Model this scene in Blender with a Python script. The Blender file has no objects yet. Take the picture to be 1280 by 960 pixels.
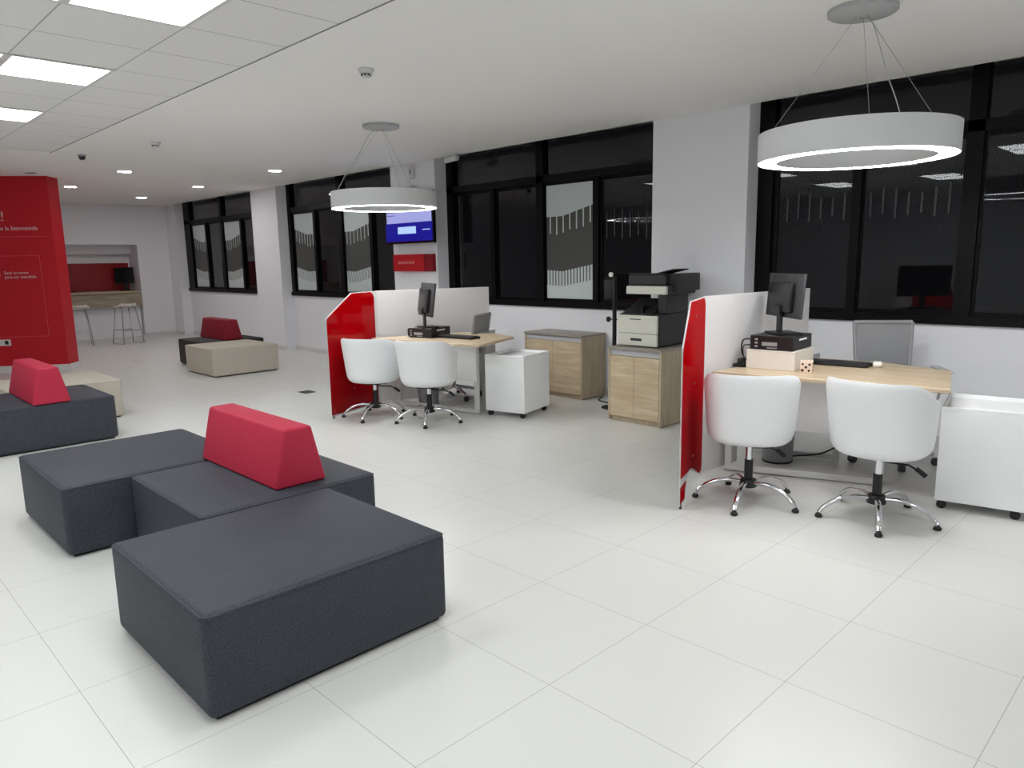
import bpy, bmesh, math, random
from mathutils import Vector, Matrix
random.seed(7)
PI = math.pi
scene = bpy.context.scene
col = scene.collection
R = math.radians

# ------------------------------------------------------------------ materials
def new_mat(name):
    m = bpy.data.materials.new(name); m.use_nodes = True
    nt = m.node_tree; b = nt.nodes['Principled BSDF']
    return m, nt, b
def s2l(c):
    return tuple((x/12.92 if x <= 0.04045 else ((x+0.055)/1.055)**2.4) for x in [v/255 for v in c]) + (1,)
def mat(name, rgb, rough=0.5, metal=0.0, spec=0.5, coat=0.0, bump=0.0, bscale=200, sheen=0.0):
    m, nt, b = new_mat(name)
    b.inputs['Base Color'].default_value = s2l(rgb)
    b.inputs['Roughness'].default_value = rough
    b.inputs['Metallic'].default_value = metal
    b.inputs['Specular IOR Level'].default_value = spec
    b.inputs['Coat Weight'].default_value = coat
    b.inputs['Coat Roughness'].default_value = 0.05
    b.inputs['Sheen Weight'].default_value = sheen
    if bump:
        tc = nt.nodes.new('ShaderNodeTexCoord')
        n = nt.nodes.new('ShaderNodeTexNoise'); n.inputs['Scale'].default_value = bscale; n.inputs['Detail'].default_value = 3
        bp = nt.nodes.new('ShaderNodeBump'); bp.inputs['Strength'].default_value = bump; bp.inputs['Distance'].default_value = 0.002
        nt.links.new(tc.outputs['Object'], n.inputs['Vector'])
        nt.links.new(n.outputs['Fac'], bp.inputs['Height']); nt.links.new(bp.outputs['Normal'], b.inputs['Normal'])
    return m
def fabric(name, rgb, rgb2, rough=0.62, scale=170):
    m, nt, b = new_mat(name)
    tc = nt.nodes.new('ShaderNodeTexCoord')
    n = nt.nodes.new('ShaderNodeTexNoise'); n.inputs['Scale'].default_value = scale; n.inputs['Detail'].default_value = 2
    w = nt.nodes.new('ShaderNodeTexNoise'); w.inputs['Scale'].default_value = 6; w.inputs['Detail'].default_value = 3
    mx = nt.nodes.new('ShaderNodeMix'); mx.data_type = 'RGBA'
    mx.inputs[6].default_value = s2l(rgb); mx.inputs[7].default_value = s2l(rgb2)
    ma = nt.nodes.new('ShaderNodeMath'); ma.operation = 'MULTIPLY_ADD'; ma.inputs[1].default_value = 1.6; ma.inputs[2].default_value = -0.42
    ma.use_clamp = True
    ad = nt.nodes.new('ShaderNodeMath'); ad.operation = 'MULTIPLY_ADD'; ad.inputs[1].default_value = 0.25
    nt.links.new(tc.outputs['Object'], n.inputs['Vector']); nt.links.new(tc.outputs['Object'], w.inputs['Vector'])
    nt.links.new(n.outputs['Fac'], ma.inputs[0])
    nt.links.new(w.outputs['Fac'], ad.inputs[0]); nt.links.new(ma.outputs[0], ad.inputs[2])
    nt.links.new(ad.outputs[0], mx.inputs[0]); nt.links.new(mx.outputs[2], b.inputs['Base Color'])
    bp = nt.nodes.new('ShaderNodeBump'); bp.inputs['Strength'].default_value = 0.35; bp.inputs['Distance'].default_value = 0.002
    nt.links.new(n.outputs['Fac'], bp.inputs['Height']); nt.links.new(bp.outputs['Normal'], b.inputs['Normal'])
    b.inputs['Roughness'].default_value = rough; b.inputs['Specular IOR Level'].default_value = 0.35
    b.inputs['Sheen Weight'].default_value = 0.0; b.inputs['Sheen Roughness'].default_value = 0.4
    return m
def emit(name, rgb, strength):
    m, nt, b = new_mat(name)
    b.inputs['Base Color'].default_value = s2l((200, 200, 200) if strength > 2 else (6, 6, 8)); b.inputs['Roughness'].default_value = 0.25
    b.inputs['Emission Color'].default_value = s2l(rgb); b.inputs['Emission Strength'].default_value = strength
    return m
def wood(name, c1, c2, horiz='x', rough=0.45):
    m, nt, b = new_mat(name)
    tc = nt.nodes.new('ShaderNodeTexCoord'); mp = nt.nodes.new('ShaderNodeMapping')
    s = {'x': (1.2, 9, 9), 'z': (9, 9, 1.2), 'y': (9, 1.2, 9)}[horiz]
    mp.inputs['Scale'].default_value = s
    n = nt.nodes.new('ShaderNodeTexNoise'); n.inputs['Scale'].default_value = 2.2; n.inputs['Detail'].default_value = 6; n.inputs['Distortion'].default_value = 0.6
    n2 = nt.nodes.new('ShaderNodeTexNoise'); n2.inputs['Scale'].default_value = 11; n2.inputs['Detail'].default_value = 4
    cr = nt.nodes.new('ShaderNodeValToRGB'); e = cr.color_ramp.elements
    e[0].position = 0.3; e[0].color = s2l(c1); e[1].position = 0.68; e[1].color = s2l(c2)
    ad = nt.nodes.new('ShaderNodeMath'); ad.operation = 'MULTIPLY_ADD'; ad.inputs[1].default_value = 0.12
    sb = nt.nodes.new('ShaderNodeMath'); sb.operation = 'SUBTRACT'; sb.inputs[1].default_value = 0.175
    nt.links.new(tc.outputs['Object'], mp.inputs['Vector'])
    nt.links.new(mp.outputs['Vector'], n.inputs['Vector']); nt.links.new(mp.outputs['Vector'], n2.inputs['Vector'])
    nt.links.new(n2.outputs['Fac'], ad.inputs[0]); nt.links.new(n.outputs['Fac'], ad.inputs[2])
    nt.links.new(ad.outputs[0], sb.inputs[0]); nt.links.new(sb.outputs[0], cr.inputs['Fac'])
    nt.links.new(cr.outputs['Color'], b.inputs['Base Color'])
    b.inputs['Roughness'].default_value = rough
    return m
def grid_mat(name, base, line, x0, y0, step, half, rough, spec=0.5, stain=0.02, noise_rough=False):
    """flat surface divided by thin joints every `step` metres (object coordinates)"""
    m, nt, b = new_mat(name)
    L = nt.links.new
    tc = nt.nodes.new('ShaderNodeTexCoord'); sp = nt.nodes.new('ShaderNodeSeparateXYZ')
    L(tc.outputs['Object'], sp.inputs['Vector'])
    outs = []
    for ax, off in (('X', x0), ('Y', y0)):
        a = nt.nodes.new('ShaderNodeMath'); a.operation = 'SUBTRACT'; a.inputs[1].default_value = off
        L(sp.outputs[ax], a.inputs[0])
        d = nt.nodes.new('ShaderNodeMath'); d.operation = 'DIVIDE'; d.inputs[1].default_value = step; L(a.outputs[0], d.inputs[0])
        r = nt.nodes.new('ShaderNodeMath'); r.operation = 'ROUND'; L(d.outputs[0], r.inputs[0])
        s = nt.nodes.new('ShaderNodeMath'); s.operation = 'SUBTRACT'; L(d.outputs[0], s.inputs[0]); L(r.outputs[0], s.inputs[1])
        ab = nt.nodes.new('ShaderNodeMath'); ab.operation = 'ABSOLUTE'; L(s.outputs[0], ab.inputs[0])
        lt = nt.nodes.new('ShaderNodeMath'); lt.operation = 'LESS_THAN'; lt.inputs[1].default_value = half/step; L(ab.outputs[0], lt.inputs[0])
        outs.append((lt, r))
    mxm = nt.nodes.new('ShaderNodeMath'); mxm.operation = 'MAXIMUM'; L(outs[0][0].outputs[0], mxm.inputs[0]); L(outs[1][0].outputs[0], mxm.inputs[1])
    n = nt.nodes.new('ShaderNodeTexNoise'); n.inputs['Scale'].default_value = 1.3; n.inputs['Detail'].default_value = 4
    L(tc.outputs['Object'], n.inputs['Vector'])
    mr = nt.nodes.new('ShaderNodeMapRange'); mr.inputs[3].default_value = 1-stain; mr.inputs[4].default_value = 1+stain
    L(n.outputs['Fac'], mr.inputs[0])
    vm = nt.nodes.new('ShaderNodeMix'); vm.data_type = 'RGBA'; vm.blend_type = 'MULTIPLY'; vm.inputs[0].default_value = 1
    vm.inputs[6].default_value = s2l(base); L(mr.outputs[0], vm.inputs[7])
    mx = nt.nodes.new('ShaderNodeMix'); mx.data_type = 'RGBA'
    L(vm.outputs[2], mx.inputs[6]); mx.inputs[7].default_value = s2l(line); L(mxm.outputs[0], mx.inputs[0])
    L(mx.outputs[2], b.inputs['Base Color'])
    b.inputs['Roughness'].default_value = rough; b.inputs['Specular IOR Level'].default_value = spec
    if noise_rough:
        n2 = nt.nodes.new('ShaderNodeTexNoise'); n2.inputs['Scale'].default_value = 3; L(tc.outputs['Object'], n2.inputs['Vector'])
        m2 = nt.nodes.new('ShaderNodeMapRange'); m2.inputs[3].default_value = rough-0.05; m2.inputs[4].default_value = rough+0.07
        L(n2.outputs['Fac'], m2.inputs[0]); L(m2.outputs[0], b.inputs['Roughness'])
    return m

M = {}
M['wall'] = mat('white_paint', (236, 237, 242), 0.7, spec=0.3, bump=0.06, bscale=90)
M['ceil'] = mat('ceiling_paint', (246, 245, 243), 0.85, spec=0.2, bump=0.03, bscale=60)
M['tile_ceil'] = grid_mat('ceiling_tiles', (236, 235, 234), (176, 175, 174), -3.69, 2.356, 0.6, 0.004, 0.9, 0.2, 0.01)
M['floor'] = grid_mat('porcelain_tiles', (219, 219, 215), (165, 165, 165), -0.432, 0.567, 0.6, 0.0012, 0.3, 0.42, 0.012, True)
M['base'] = mat('white_baseboard', (215, 214, 214), 0.4)
M['black_alu'] = mat('black_aluminium', (7, 7, 9), 0.4, spec=0.15)
M['dark_fab'] = fabric('charcoal_fabric', (33, 35, 40), (71, 75, 86))
M['beige_fab'] = fabric('beige_fabric', (178, 170, 156), (206, 199, 186))
M['red_fab'] = fabric('raspberry_fabric', (168, 26, 54), (194, 48, 76))
M['redwall'] = mat('red_wall_paint', (192, 24, 38), 0.5, spec=0.3)
g, nt, b = new_mat('glossy_red_acrylic'); b.inputs['Base Color'].default_value = s2l((158, 0, 7)); b.inputs['Roughness'].default_value = 0.5; b.inputs['Specular IOR Level'].default_value = 0
gl = nt.nodes.new('ShaderNodeBsdfGlossy'); gl.inputs['Roughness'].default_value = 0.06
mxs = nt.nodes.new('ShaderNodeMixShader'); mxs.inputs[0].default_value = 0.045; b.inputs['IOR'].default_value = 1.01
nt.links.new(b.outputs[0], mxs.inputs[1]); nt.links.new(gl.outputs[0], mxs.inputs[2]); nt.links.new(mxs.outputs[0], nt.nodes['Material Output'].inputs['Surface'])
M['red_acr'] = g
M['red_panel'] = mat('red_backsplash', (150, 12, 26), 0.35)
M['red_sign'] = mat('red_sign_box', (190, 14, 28), 0.35)
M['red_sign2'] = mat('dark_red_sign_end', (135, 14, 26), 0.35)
M['white_lam'] = mat('white_laminate', (242, 244, 245), 0.4)
M['white_leather'] = mat('white_leatherette', (240, 242, 244), 0.42, bump=0.08, bscale=120)
M['board'] = mat('divider_board', (206, 205, 205), 0.45)
M['printer'] = mat('printer_dark_plastic', (40, 40, 42), 0.45)
M['brown_fab'] = fabric('black_brown_fabric', (26, 24, 24), (48, 45, 44))
M['crimson_fab'] = fabric('crimson_fabric', (120, 10, 32), (146, 22, 46))
M['oak_counter'] = wood('greyed_oak_counter', (150, 138, 120), (186, 172, 152), 'y')
M['stripe'] = mat('dark_window_stripe', (44, 45, 50), 0.4)
M['white_metal'] = mat('white_powdercoat', (214, 214, 214), 0.4)
M['lampbody'] = mat('white_lamp_housing', (214, 216, 217), 0.5)
M['chrome'] = mat('chrome', (225, 226, 230), 0.08, metal=1)
M['steel'] = mat('brushed_steel', (170, 170, 172), 0.3, metal=1)
M['black'] = mat('black_plastic', (18, 18, 20), 0.4)
M['blackgloss'] = mat('black_gloss', (9, 9, 11), 0.12)
M['dgrey'] = mat('dark_grey_plastic', (52, 53, 56), 0.5)
M['ivory'] = mat('ivory_plastic', (214, 214, 202), 0.45)
M['grey'] = mat('grey_plastic', (150, 151, 154), 0.5)
M['lgrey'] = mat('light_grey_plastic', (186, 187, 189), 0.5)
M['oak'] = wood('light_oak', (190, 170, 140), (222, 206, 178), 'x')
M['oak_side'] = wood('light_oak_side', (176, 160, 136), (202, 186, 160), 'z')
M['oak_top'] = wood('light_oak_desk', (184, 164, 136), (212, 196, 170), 'x', 0.35)
M['greytop'] = mat('grey_beige_laminate', (150, 143, 134), 0.4)
M['cream'] = mat('cream_plastic', (226, 222, 214), 0.4)
M['dice'] = mat('pink_beige_cardboard', (226, 205, 190), 0.6)
M['brown'] = mat('dark_brown_ink', (50, 34, 30), 0.6)
M['ink'] = mat('pale_lettering', (226, 190, 192), 0.6)
M['inkline'] = mat('pale_red_line', (206, 74, 84), 0.6)
M['signink'] = mat('sign_lettering', (236, 150, 150), 0.6)
M['panel_light'] = emit('panel_light', (250, 254, 255), 5.1)
M['ring_light'] = emit('ring_light', (255, 255, 255), 17.0)
M['down_light'] = emit('down_light', (255, 252, 250), 66.0)
M['blue_screen'] = emit('screen_blue', (6, 14, 150), 0.4)
M['pale_screen'] = emit('screen_pale', (172, 176, 240), 0.4)
M['lite_screen'] = emit('screen_light_blue', (176, 206, 250), 0.5)
M['film'] = mat('frosted_film', (198, 208, 208), 0.4, spec=0.3)
M['film_dark'] = mat('grey_film', (80, 81, 79), 0.4, spec=0.3)
g, nt, b = new_mat('window_glass'); b.inputs['Base Color'].default_value = (0.9, 0.93, 0.95, 1)
b.inputs['Transmission Weight'].default_value = 1; b.inputs['Roughness'].default_value = 0.0; b.inputs['IOR'].default_value = 1.33
M['glass'] = g
g, nt, b = new_mat('mesh_fabric'); b.inputs['Base Color'].default_value = s2l((150, 151, 154)); b.inputs['Roughness'].default_value = 0.7
b.inputs['Alpha'].default_value = 0.72
M['mesh'] = g
g, nt, b = new_mat('smoked_translucent'); b.inputs['Base Color'].default_value = s2l((198, 200, 202)); b.inputs['Roughness'].default_value = 0.3
b.inputs['Alpha'].default_value = 0.55
M['clear_arm'] = g
M['night'] = mat('night_ground', (14, 14, 16), 0.8)

# ------------------------------------------------------------------ geometry helpers
def BM(): return bmesh.new()
def merge(bm, tmp):
    me = bpy.data.meshes.new('t'); tmp.to_mesh(me); tmp.free(); bm.from_mesh(me); bpy.data.meshes.remove(me)
def box(bm, x0, x1, y0, y1, z0, z1, bev=0.0, seg=2, mtx=None):
    t = bmesh.new()
    bmesh.ops.create_cube(t, size=1)
    for v in t.verts:
        v.co = Vector(((v.co.x+.5)*(x1-x0)+x0, (v.co.y+.5)*(y1-y0)+y0, (v.co.z+.5)*(z1-z0)+z0))
    if bev > 0:
        bmesh.ops.bevel(t, geom=list(t.edges), offset=bev, segments=seg, profile=0.5, affect='EDGES', clamp_overlap=True)
    if mtx is not None: bmesh.ops.transform(t, matrix=mtx, verts=t.verts)
    merge(bm, t); return bm
def prism(bm, pts, z0, z1, bev=0.0, seg=2, mtx=None):
    """polygon in xy extruded along z"""
    t = bmesh.new()
    lo = [t.verts.new((p[0], p[1], z0)) for p in pts]; hi = [t.verts.new((p[0], p[1], z1)) for p in pts]
    n = len(pts)
    t.faces.new(lo[::-1]); t.faces.new(hi)
    for i in range(n): t.faces.new((lo[i], lo[(i+1) % n], hi[(i+1) % n], hi[i]))
    bmesh.ops.recalc_face_normals(t, faces=t.faces)
    if bev > 0: bmesh.ops.bevel(t, geom=list(t.edges), offset=bev, segments=seg, profile=0.5, affect='EDGES', clamp_overlap=True)
    if mtx is not None: bmesh.ops.transform(t, matrix=mtx, verts=t.verts)
    merge(bm, t); return bm
def lathe(bm, prof, n=32, mtx=None, cap=True):
    t = bmesh.new(); rings = []
    for r, z in prof:
        rings.append([t.verts.new((max(r, 1e-4)*math.cos(2*PI*i/n), max(r, 1e-4)*math.sin(2*PI*i/n), z)) for i in range(n)])
    for a, b_ in zip(rings, rings[1:]):
        for i in range(n): t.faces.new((a[i], a[(i+1) % n], b_[(i+1) % n], b_[i]))
    if cap:
        t.faces.new(rings[0][::-1]); t.faces.new(rings[-1])
    bmesh.ops.recalc_face_normals(t, faces=t.faces)
    if mtx is not None: bmesh.ops.transform(t, matrix=mtx, verts=t.verts)
    merge(bm, t); return bm
def cyl(bm, c, r, z0, z1, n=24, mtx=None):
    m = Matrix.Translation((c[0], c[1], 0))
    if mtx is not None: m = mtx @ m
    return lathe(bm, [(r, z0), (r, z1)], n, m)
def tube(bm, pts, r, n=10, flat=1.0, closed=False):
    """round (or flattened) tube along points; r may be a list"""
    t = bmesh.new(); P = [Vector(p) for p in pts]; rings = []
    rs = r if isinstance(r, (list, tuple)) else [r]*len(P)
    for i, p in enumerate(P):
        if closed: d = (P[(i+1) % len(P)]-P[i-1])
        else: d = (P[min(i+1, len(P)-1)]-P[max(i-1, 0)])
        d.normalize()
        up = Vector((0, 0, 1)) if abs(d.z) < 0.95 else Vector((0, 1, 0))
        s = d.cross(up).normalized(); u = s.cross(d).normalized()
        rings.append([t.verts.new(p+s*(math.cos(2*PI*k/n)*rs[i])+u*(math.sin(2*PI*k/n)*rs[i]*flat)) for k in range(n)])
    prs = list(zip(rings, rings[1:]))
    if closed: prs.append((rings[-1], rings[0]))
    for a, b_ in prs:
        for k in range(n): t.faces.new((a[k], a[(k+1) % n], b_[(k+1) % n], b_[k]))
    if not closed:
        t.faces.new(rings[0][::-1]); t.faces.new(rings[-1])
    bmesh.ops.recalc_face_normals(t, faces=t.faces)
    merge(bm, t); return bm
def curve_pts(pts, n=8):
    """Catmull-Rom through points"""
    P = [Vector(p) for p in pts]; P = [P[0]*2-P[1]]+P+[P[-1]*2-P[-2]]; out = []
    for i in range(1, len(P)-2):
        for k in range(n):
            t = k/n; a, b_, c, d = P[i-1], P[i], P[i+1], P[i+2]
            out.append(0.5*((2*b_)+(c-a)*t+(2*a-5*b_+4*c-d)*t*t+(3*b_-a-3*c+d)*t**3))
    out.append(P[-2]); return out
def obj(name, bm, m, parent=None, smooth=False, ang=35):
    me = bpy.data.meshes.new(name); bm.to_mesh(me); bm.free()
    me.materials.append(M[m] if isinstance(m, str) else m)
    o = bpy.data.objects.new(name, me); col.objects.link(o)
    if parent is not None: o.parent = parent
    if smooth:
        for p in me.polygons: p.use_smooth = True
        me.set_sharp_from_angle(angle=R(ang))
    return o
def thing(name, label, cat, loc=(0, 0, 0), rz=0.0, group=None):
    o = bpy.data.objects.new(name, None); col.objects.link(o)
    o.location = loc; o.rotation_euler = (0, 0, rz); o['label'] = label; o['category'] = cat
    if group: o['group'] = group
    return o
def tag(o, label, cat, group=None):
    o['label'] = label; o['category'] = cat
    if group: o['group'] = group
    return o
def struct(o): o['kind'] = 'structure'; return o
def dup(root, loc, rz, label, group=None):
    def cp(o, par):
        c = o.copy(); col.objects.link(c)
        if par is not None: c.parent = par
        for ch in [x for x in src_children[o.name]]: cp(bpy.data.objects[ch], c)
        return c
    src_children = {}
    def walk(o):
        src_children[o.name] = [x.name for x in o.children]
        for x in o.children: walk(x)
    walk(root)
    r = cp(root, None); r.location = loc; r.rotation_euler = (0, 0, rz); r['label'] = label
    if group: r['group'] = group
    return r
def text(name, body, size, m, parent, origin, xdir, updir=(0, 0, 1), ext=0.002, align='LEFT'):
    cu = bpy.data.curves.new(name, 'FONT'); cu.body = body; cu.size = size; cu.extrude = ext; cu.align_x = align
    cu.resolution_u = 3
    to = bpy.data.objects.new(name, cu); col.objects.link(to)
    dg = bpy.context.evaluated_depsgraph_get()
    me = bpy.data.meshes.new_from_object(to.evaluated_get(dg))
    bpy.data.objects.remove(to)
    x = Vector(xdir).normalized(); u = Vector(updir).normalized(); n = x.cross(u)
    mt = Matrix.Translation(Vector(origin)) @ Matrix((x, u, n)).transposed().to_4x4()
    me.transform(mt); me.materials.clear(); me.materials.append(M[m])
    o = bpy.data.objects.new(name, me); col.objects.link(o)
    if parent is not None: o.parent = parent
    return o

# ------------------------------------------------------------------ room shell
ZC = 2.80; YW = 6.35; YC = 6.15; XB = -17.0
XR = 4.5; YF = -6.0
b = BM(); box(b, -18.5, XR+.2, YF-.2, 6.6, -0.1, 0.0); struct(obj('floor', b, 'floor'))
b = BM()
box(b, XB-.2, XR+.2, 2.356, YC, ZC, ZC+.12)
box(b, XB-.2, -9.81, YF-.2, 2.356, ZC, ZC+.12)
struct(obj('ceiling', b, 'ceil'))
b = BM(); box(b, -9.81, XR+.2, YF-.2, 2.356, ZC+.004, ZC+.12)
struct(obj('ceiling_grid', b, 'tile_ceil'))
b = BM(); box(b, -9.81, XR, 2.3505, 2.3565, ZC-.001, ZC+.02); struct(obj('trim_1', b, 'grey'))
# window wall : low wall + pillars + lintel
b = BM(); box(b, XB-.2, XR+.2, YW, YW+.22, 0, 0.955)
box(b, XB-.2, XR+.2, YW, YW+.22, 3.02, 3.3)
struct(obj('wall_window_side', b, 'wall'))
PIL = [(XB-.2, -16.5), (-12.85, -11.9), (-8.57, -7.60), (-4.24, -3.24), (0.10, 1.10)]
for i, (a, c) in enumerate(PIL):
    b = BM(); box(b, a, c, YC, YW+.22, 0, 3.3, 0.004)
    struct(obj('wall_pillar', b, 'wall'))
b = BM(); box(b, 1.1, XR+.2, YW, YW+.2, 0.9, 3.3); struct(obj('wall_window_side_end', b, 'wall'))
# soffit above the gap in front of the windows
b = BM(); box(b, XB-.2, XR+.2, YC, YW+.22, 2.86, 2.93); struct(obj('ceiling_recess', b, 'ceil'))
# side wall on the right, wall behind
b = BM(); box(b, XR, XR+.2, YF-.2, 6.6, 0, ZC+.1); struct(obj('wall_right', b, 'wall'))
b = BM(); box(b, -18.5, XR+.2, YF-.2, YF, 0, ZC+.1); struct(obj('wall_front', b, 'wall'))
# back wall with the niche opening
NY0, NY1, NZ = 2.4, 5.50, 1.97
b = BM()
box(b, XB-.12, XB, NY1, YW, 0, ZC+.1); box(b, XB-.12, XB, YF, NY0, 0, ZC+.1); box(b, XB-.12, XB, NY0, NY1, NZ, ZC+.1)
box(b, XB-.6, XB-.12, NY1, NY1+.1, 0, NZ+.1); box(b, XB-.6, XB-.12, NY0-.1, NY0, 0, NZ+.1)
box(b, XB-.6, XB-.12, NY0, NY1, NZ, NZ+.1); box(b, XB-.72, XB-.6, NY0-.1, NY1+.1, 0, NZ+.1)
struct(obj('wall_back', b, 'wall'))
b = BM(); box(b, XB-.55, XB-.42, NY0, NY1, 1.78, NZ); struct(obj('trim_2', b, 'wall'))
# baseboards
b = BM(); box(b, XB, XB+.012, NY1, YC, 0, 0.07); struct(obj('baseboard_back', b, 'base'))
b = BM()
for (a, c), (a2, c2) in zip(PIL, PIL[1:]): box(b, c, a2, YW-.012, YW, 0, 0.07)
for a, c in PIL: box(b, a, c+.012, YC-.012, YC, 0, 0.07)
struct(obj('baseboard_window_side', b, 'base'))
# ------------------------------------------------------------------ red partition wall
A = Vector((-12.25, 2.85)); D = Vector((-.6, -.8)); T = Vector((-.8, .6)); LW = 2.4; TH = 0.33
pa = [A, A+T*TH, A+T*TH+D*LW, A+D*LW]
b = BM(); prism(b, [tuple(p) for p in pa], 0.0, ZC); rw = struct(obj('wall_partition', b, 'redwall'))
pb = [A-D*.015-T*.015, A-D*.015+T*(TH+.015), A+D*LW+T*(TH+.015), A+D*LW-T*.015]
b = BM(); prism(b, [tuple(p) for p in pb], 0.0, 0.10); struct(obj('baseboard_partition', b, 'base'))
def rwp(s, z, off=0.004):
    p = A+D*s-T*off; return (p.x, p.y, z)
XD = (-D.x, -D.y, 0)
text('greeting_lettering', '\u00a1Hola!', 0.19, 'ink', rw, rwp(0.62, 2.18), XD, align='RIGHT')
text('welcome_lettering', 'Te damos la bienvenida', 0.083, 'ink', rw, rwp(0.20, 2.05), XD, align='RIGHT')
text('ticket_lettering', 'Sac\u00e1 tu turno\npara ser atendido', 0.060, 'ink', rw, rwp(0.72, 1.43), XD)
def rwline(bm, s0, s1, z0, z1):
    p0 = A+D*s0-T*.003; p1 = A+D*s1-T*.003
    prism(bm, [tuple(p0), tuple(p1), tuple(p1+T*.006), tuple(p0+T*.006)], z0, z1)
b = BM(); rwline(b, 0.09, 1.9, 1.955, 1.963)
rwline(b, 0.22, 1.9, 1.685, 1.693); rwline(b, 0.22, 0.228, 0.52, 1.69); rwline(b, 0.22, 1.9, 0.52, 0.528)
obj('line_border', b, 'inkline', rw)
b = BM()
lathe(b, [(0.05, -0.003), (0.075, -0.003), (0.075, 0.003), (0.05, 0.003)], 28, Matrix.Translation(rwp(0.85, 1.43, 0.003)) @ Matrix.Rotation(math.atan2(-D.y, -D.x), 4, 'Z') @ Matrix.Rotation(PI/2, 4, 'X'), cap=False)
obj('ticket_icon', b, 'ink', rw)
# socket plate on the partition
sk = thing('socket_plate', 'white socket plate low on the red partition wall', 'socket', rwp(0.87, 0.445, 0.0), math.atan2(-D.y, -D.x))
b = BM(); box(b, -.12, .12, -.014, 0, -.045, .045, .004); obj('cover_plate', b, 'cream', sk)
for x in (-.055, .065):
    b = BM(); box(b, x-.025, x+.025, -.017, -.013, -.028, .028, .003); obj('socket_hole', b, 'black', sk)

# ------------------------------------------------------------------ windows
def wave_top(u, flip):
    if flip: u = 1-u
    return 1.985+(0.0 if u < .35 else (u-.35)*0.16)
def wave_low(u, flip):
    if flip: u = 1-u
    return 1.365+(0.015*(1-u/.35) if u < .35 else (u-.35)*0.12)
def film(parent, x0, x1, flip, y):
    z0, z1 = 1.055, 2.335
    N = 24
    def sheet(lo, hi, bm, yy):
        vs = []
        for i in range(N+1):
            u = i/N; x = x0+(x1-x0)*u
            vs.append((bm.verts.new((x, yy, lo(u))), bm.verts.new((x, yy, hi(u)))))
        for a, c in zip(vs, vs[1:]): bm.faces.new((a[0], c[0], c[1], a[1]))
    b = BM()
    sheet(lambda u: wave_top(u, flip), lambda u: z1, b, y); sheet(lambda u: z0, lambda u: wave_low(u, flip)-0.17, b, y)
    ns = 7
    for k in range(ns):
        u = (k+.6)/ns; x = x0+(x1-x0)*u
        box(b, x-.009, x+.009, y-.0005, y+.0005, wave_top(u, flip)-.19-.015*math.sin(k*1.7), wave_top(u, flip)+.001)
    ns = 15
    for k in range(ns):
        u = (k+.5)/ns; x = x0+(x1-x0)*u
        box(b, x-.015, x+.015, y-.0005, y+.0005, wave_low(u, flip)-.172, wave_low(u, flip))
    f = obj('frosted_film', b, 'film', parent)
    b = BM(); sheet(lambda u: wave_low(u, flip)-.17, lambda u: wave_top(u, flip), b, y+.0015)
    obj('grey_film', b, 'film_dark', parent)
def window(i, c, x0, x1, films):
    b = BM(); y0, y1 = YW-.01, YW+.09
    box(b, x0, x1, y0-.02, y1, 0.955, 1.02); box(b, x0, c-1.55, y0, y1, 1.02, 3.02); box(b, c+1.58, x1, y0, y1, 1.02, 3.02)
    box(b, x0, x1, y0, y1, 2.375, 2.455); box(b, c-.055, c+.055, y0, y1, 1.02, 3.02); box(b, x0, x1, y0, y1, 2.98, 3.05)
    w = struct(obj('window_%d' % i, b, 'black_alu'))
    ps = [(c-1.55, c-.80), (c-.86, c-.03), (c+.03, c+.84), (c+.80, c+1.58)]
    for k, (a, d) in enumerate(ps):
        yy = YW+.02 if k in (0, 2) else YW+.05
        l, r = ((.045, .075), (.075, .045), (.045, .075), (.075, .045))[k]
        b = BM(); box(b, a, a+l, yy, yy+.028, 1.02, 2.375); box(b, d-r, d, yy, yy+.028, 1.02, 2.375)
        box(b, a+l, d-r, yy, yy+.028, 1.02, 1.055); box(b, a+l, d-r, yy, yy+.028, 2.335, 2.375)
        s = obj('sash', b, 'black_alu', w)
        b = BM(); box(b, a+l, d-r, yy+.012, yy+.018, 1.055, 2.335); obj('glass_pane', b, 'glass', s)
        if k in films: film(s, a+l, d-r, films[k], yy+.008)
    for a, d in ((c-1.55, c-.055), (c+.055, c+1.58)):
        b = BM(); box(b, a, d, YW+.04, YW+.046, 2.455, 2.98); obj('top_glass', b, 'glass', w)
    return w
window(1, -14.63, -16.5, -12.85, {0: True, 2: False})
window(2, -10.24, -11.9, -8.57, {0: True, 2: False})
window(3, -5.93, -7.60, -4.24, {2: False})
window(4, -1.55, -3.24, 0.10, {})
def stripes(wn, k, n, zlo, zhi):
    sh = [c for c in bpy.data.objects[wn].children if c.name.startswith('sash')][k]
    xs = [v.co.x for v in sh.data.vertices]; y = min(v.co.y for v in sh.data.vertices)
    b = BM(); a, d = min(xs)+.08, max(xs)-.08
    for i in range(n):
        x = a+(d-a)*(i+.5)/n; box(b, x-.008, x+.008, y+.009, y+.0098, zlo+.02*math.sin(i*2.1), zhi+.03*math.sin(i*1.3))
    obj('stripe_film', b, 'stripe', sh)
stripes('window_4', 0, 6, 1.80, 2.0); stripes('window_4', 1, 7, 1.80, 2.0); stripes('window_3', 3, 6, 1.72, 2.0)
# night outside
b = BM(); box(b, -40, 20, 6.8, 40, -3.2, -3.0); struct(obj('ground_outside', b, 'night'))

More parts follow.
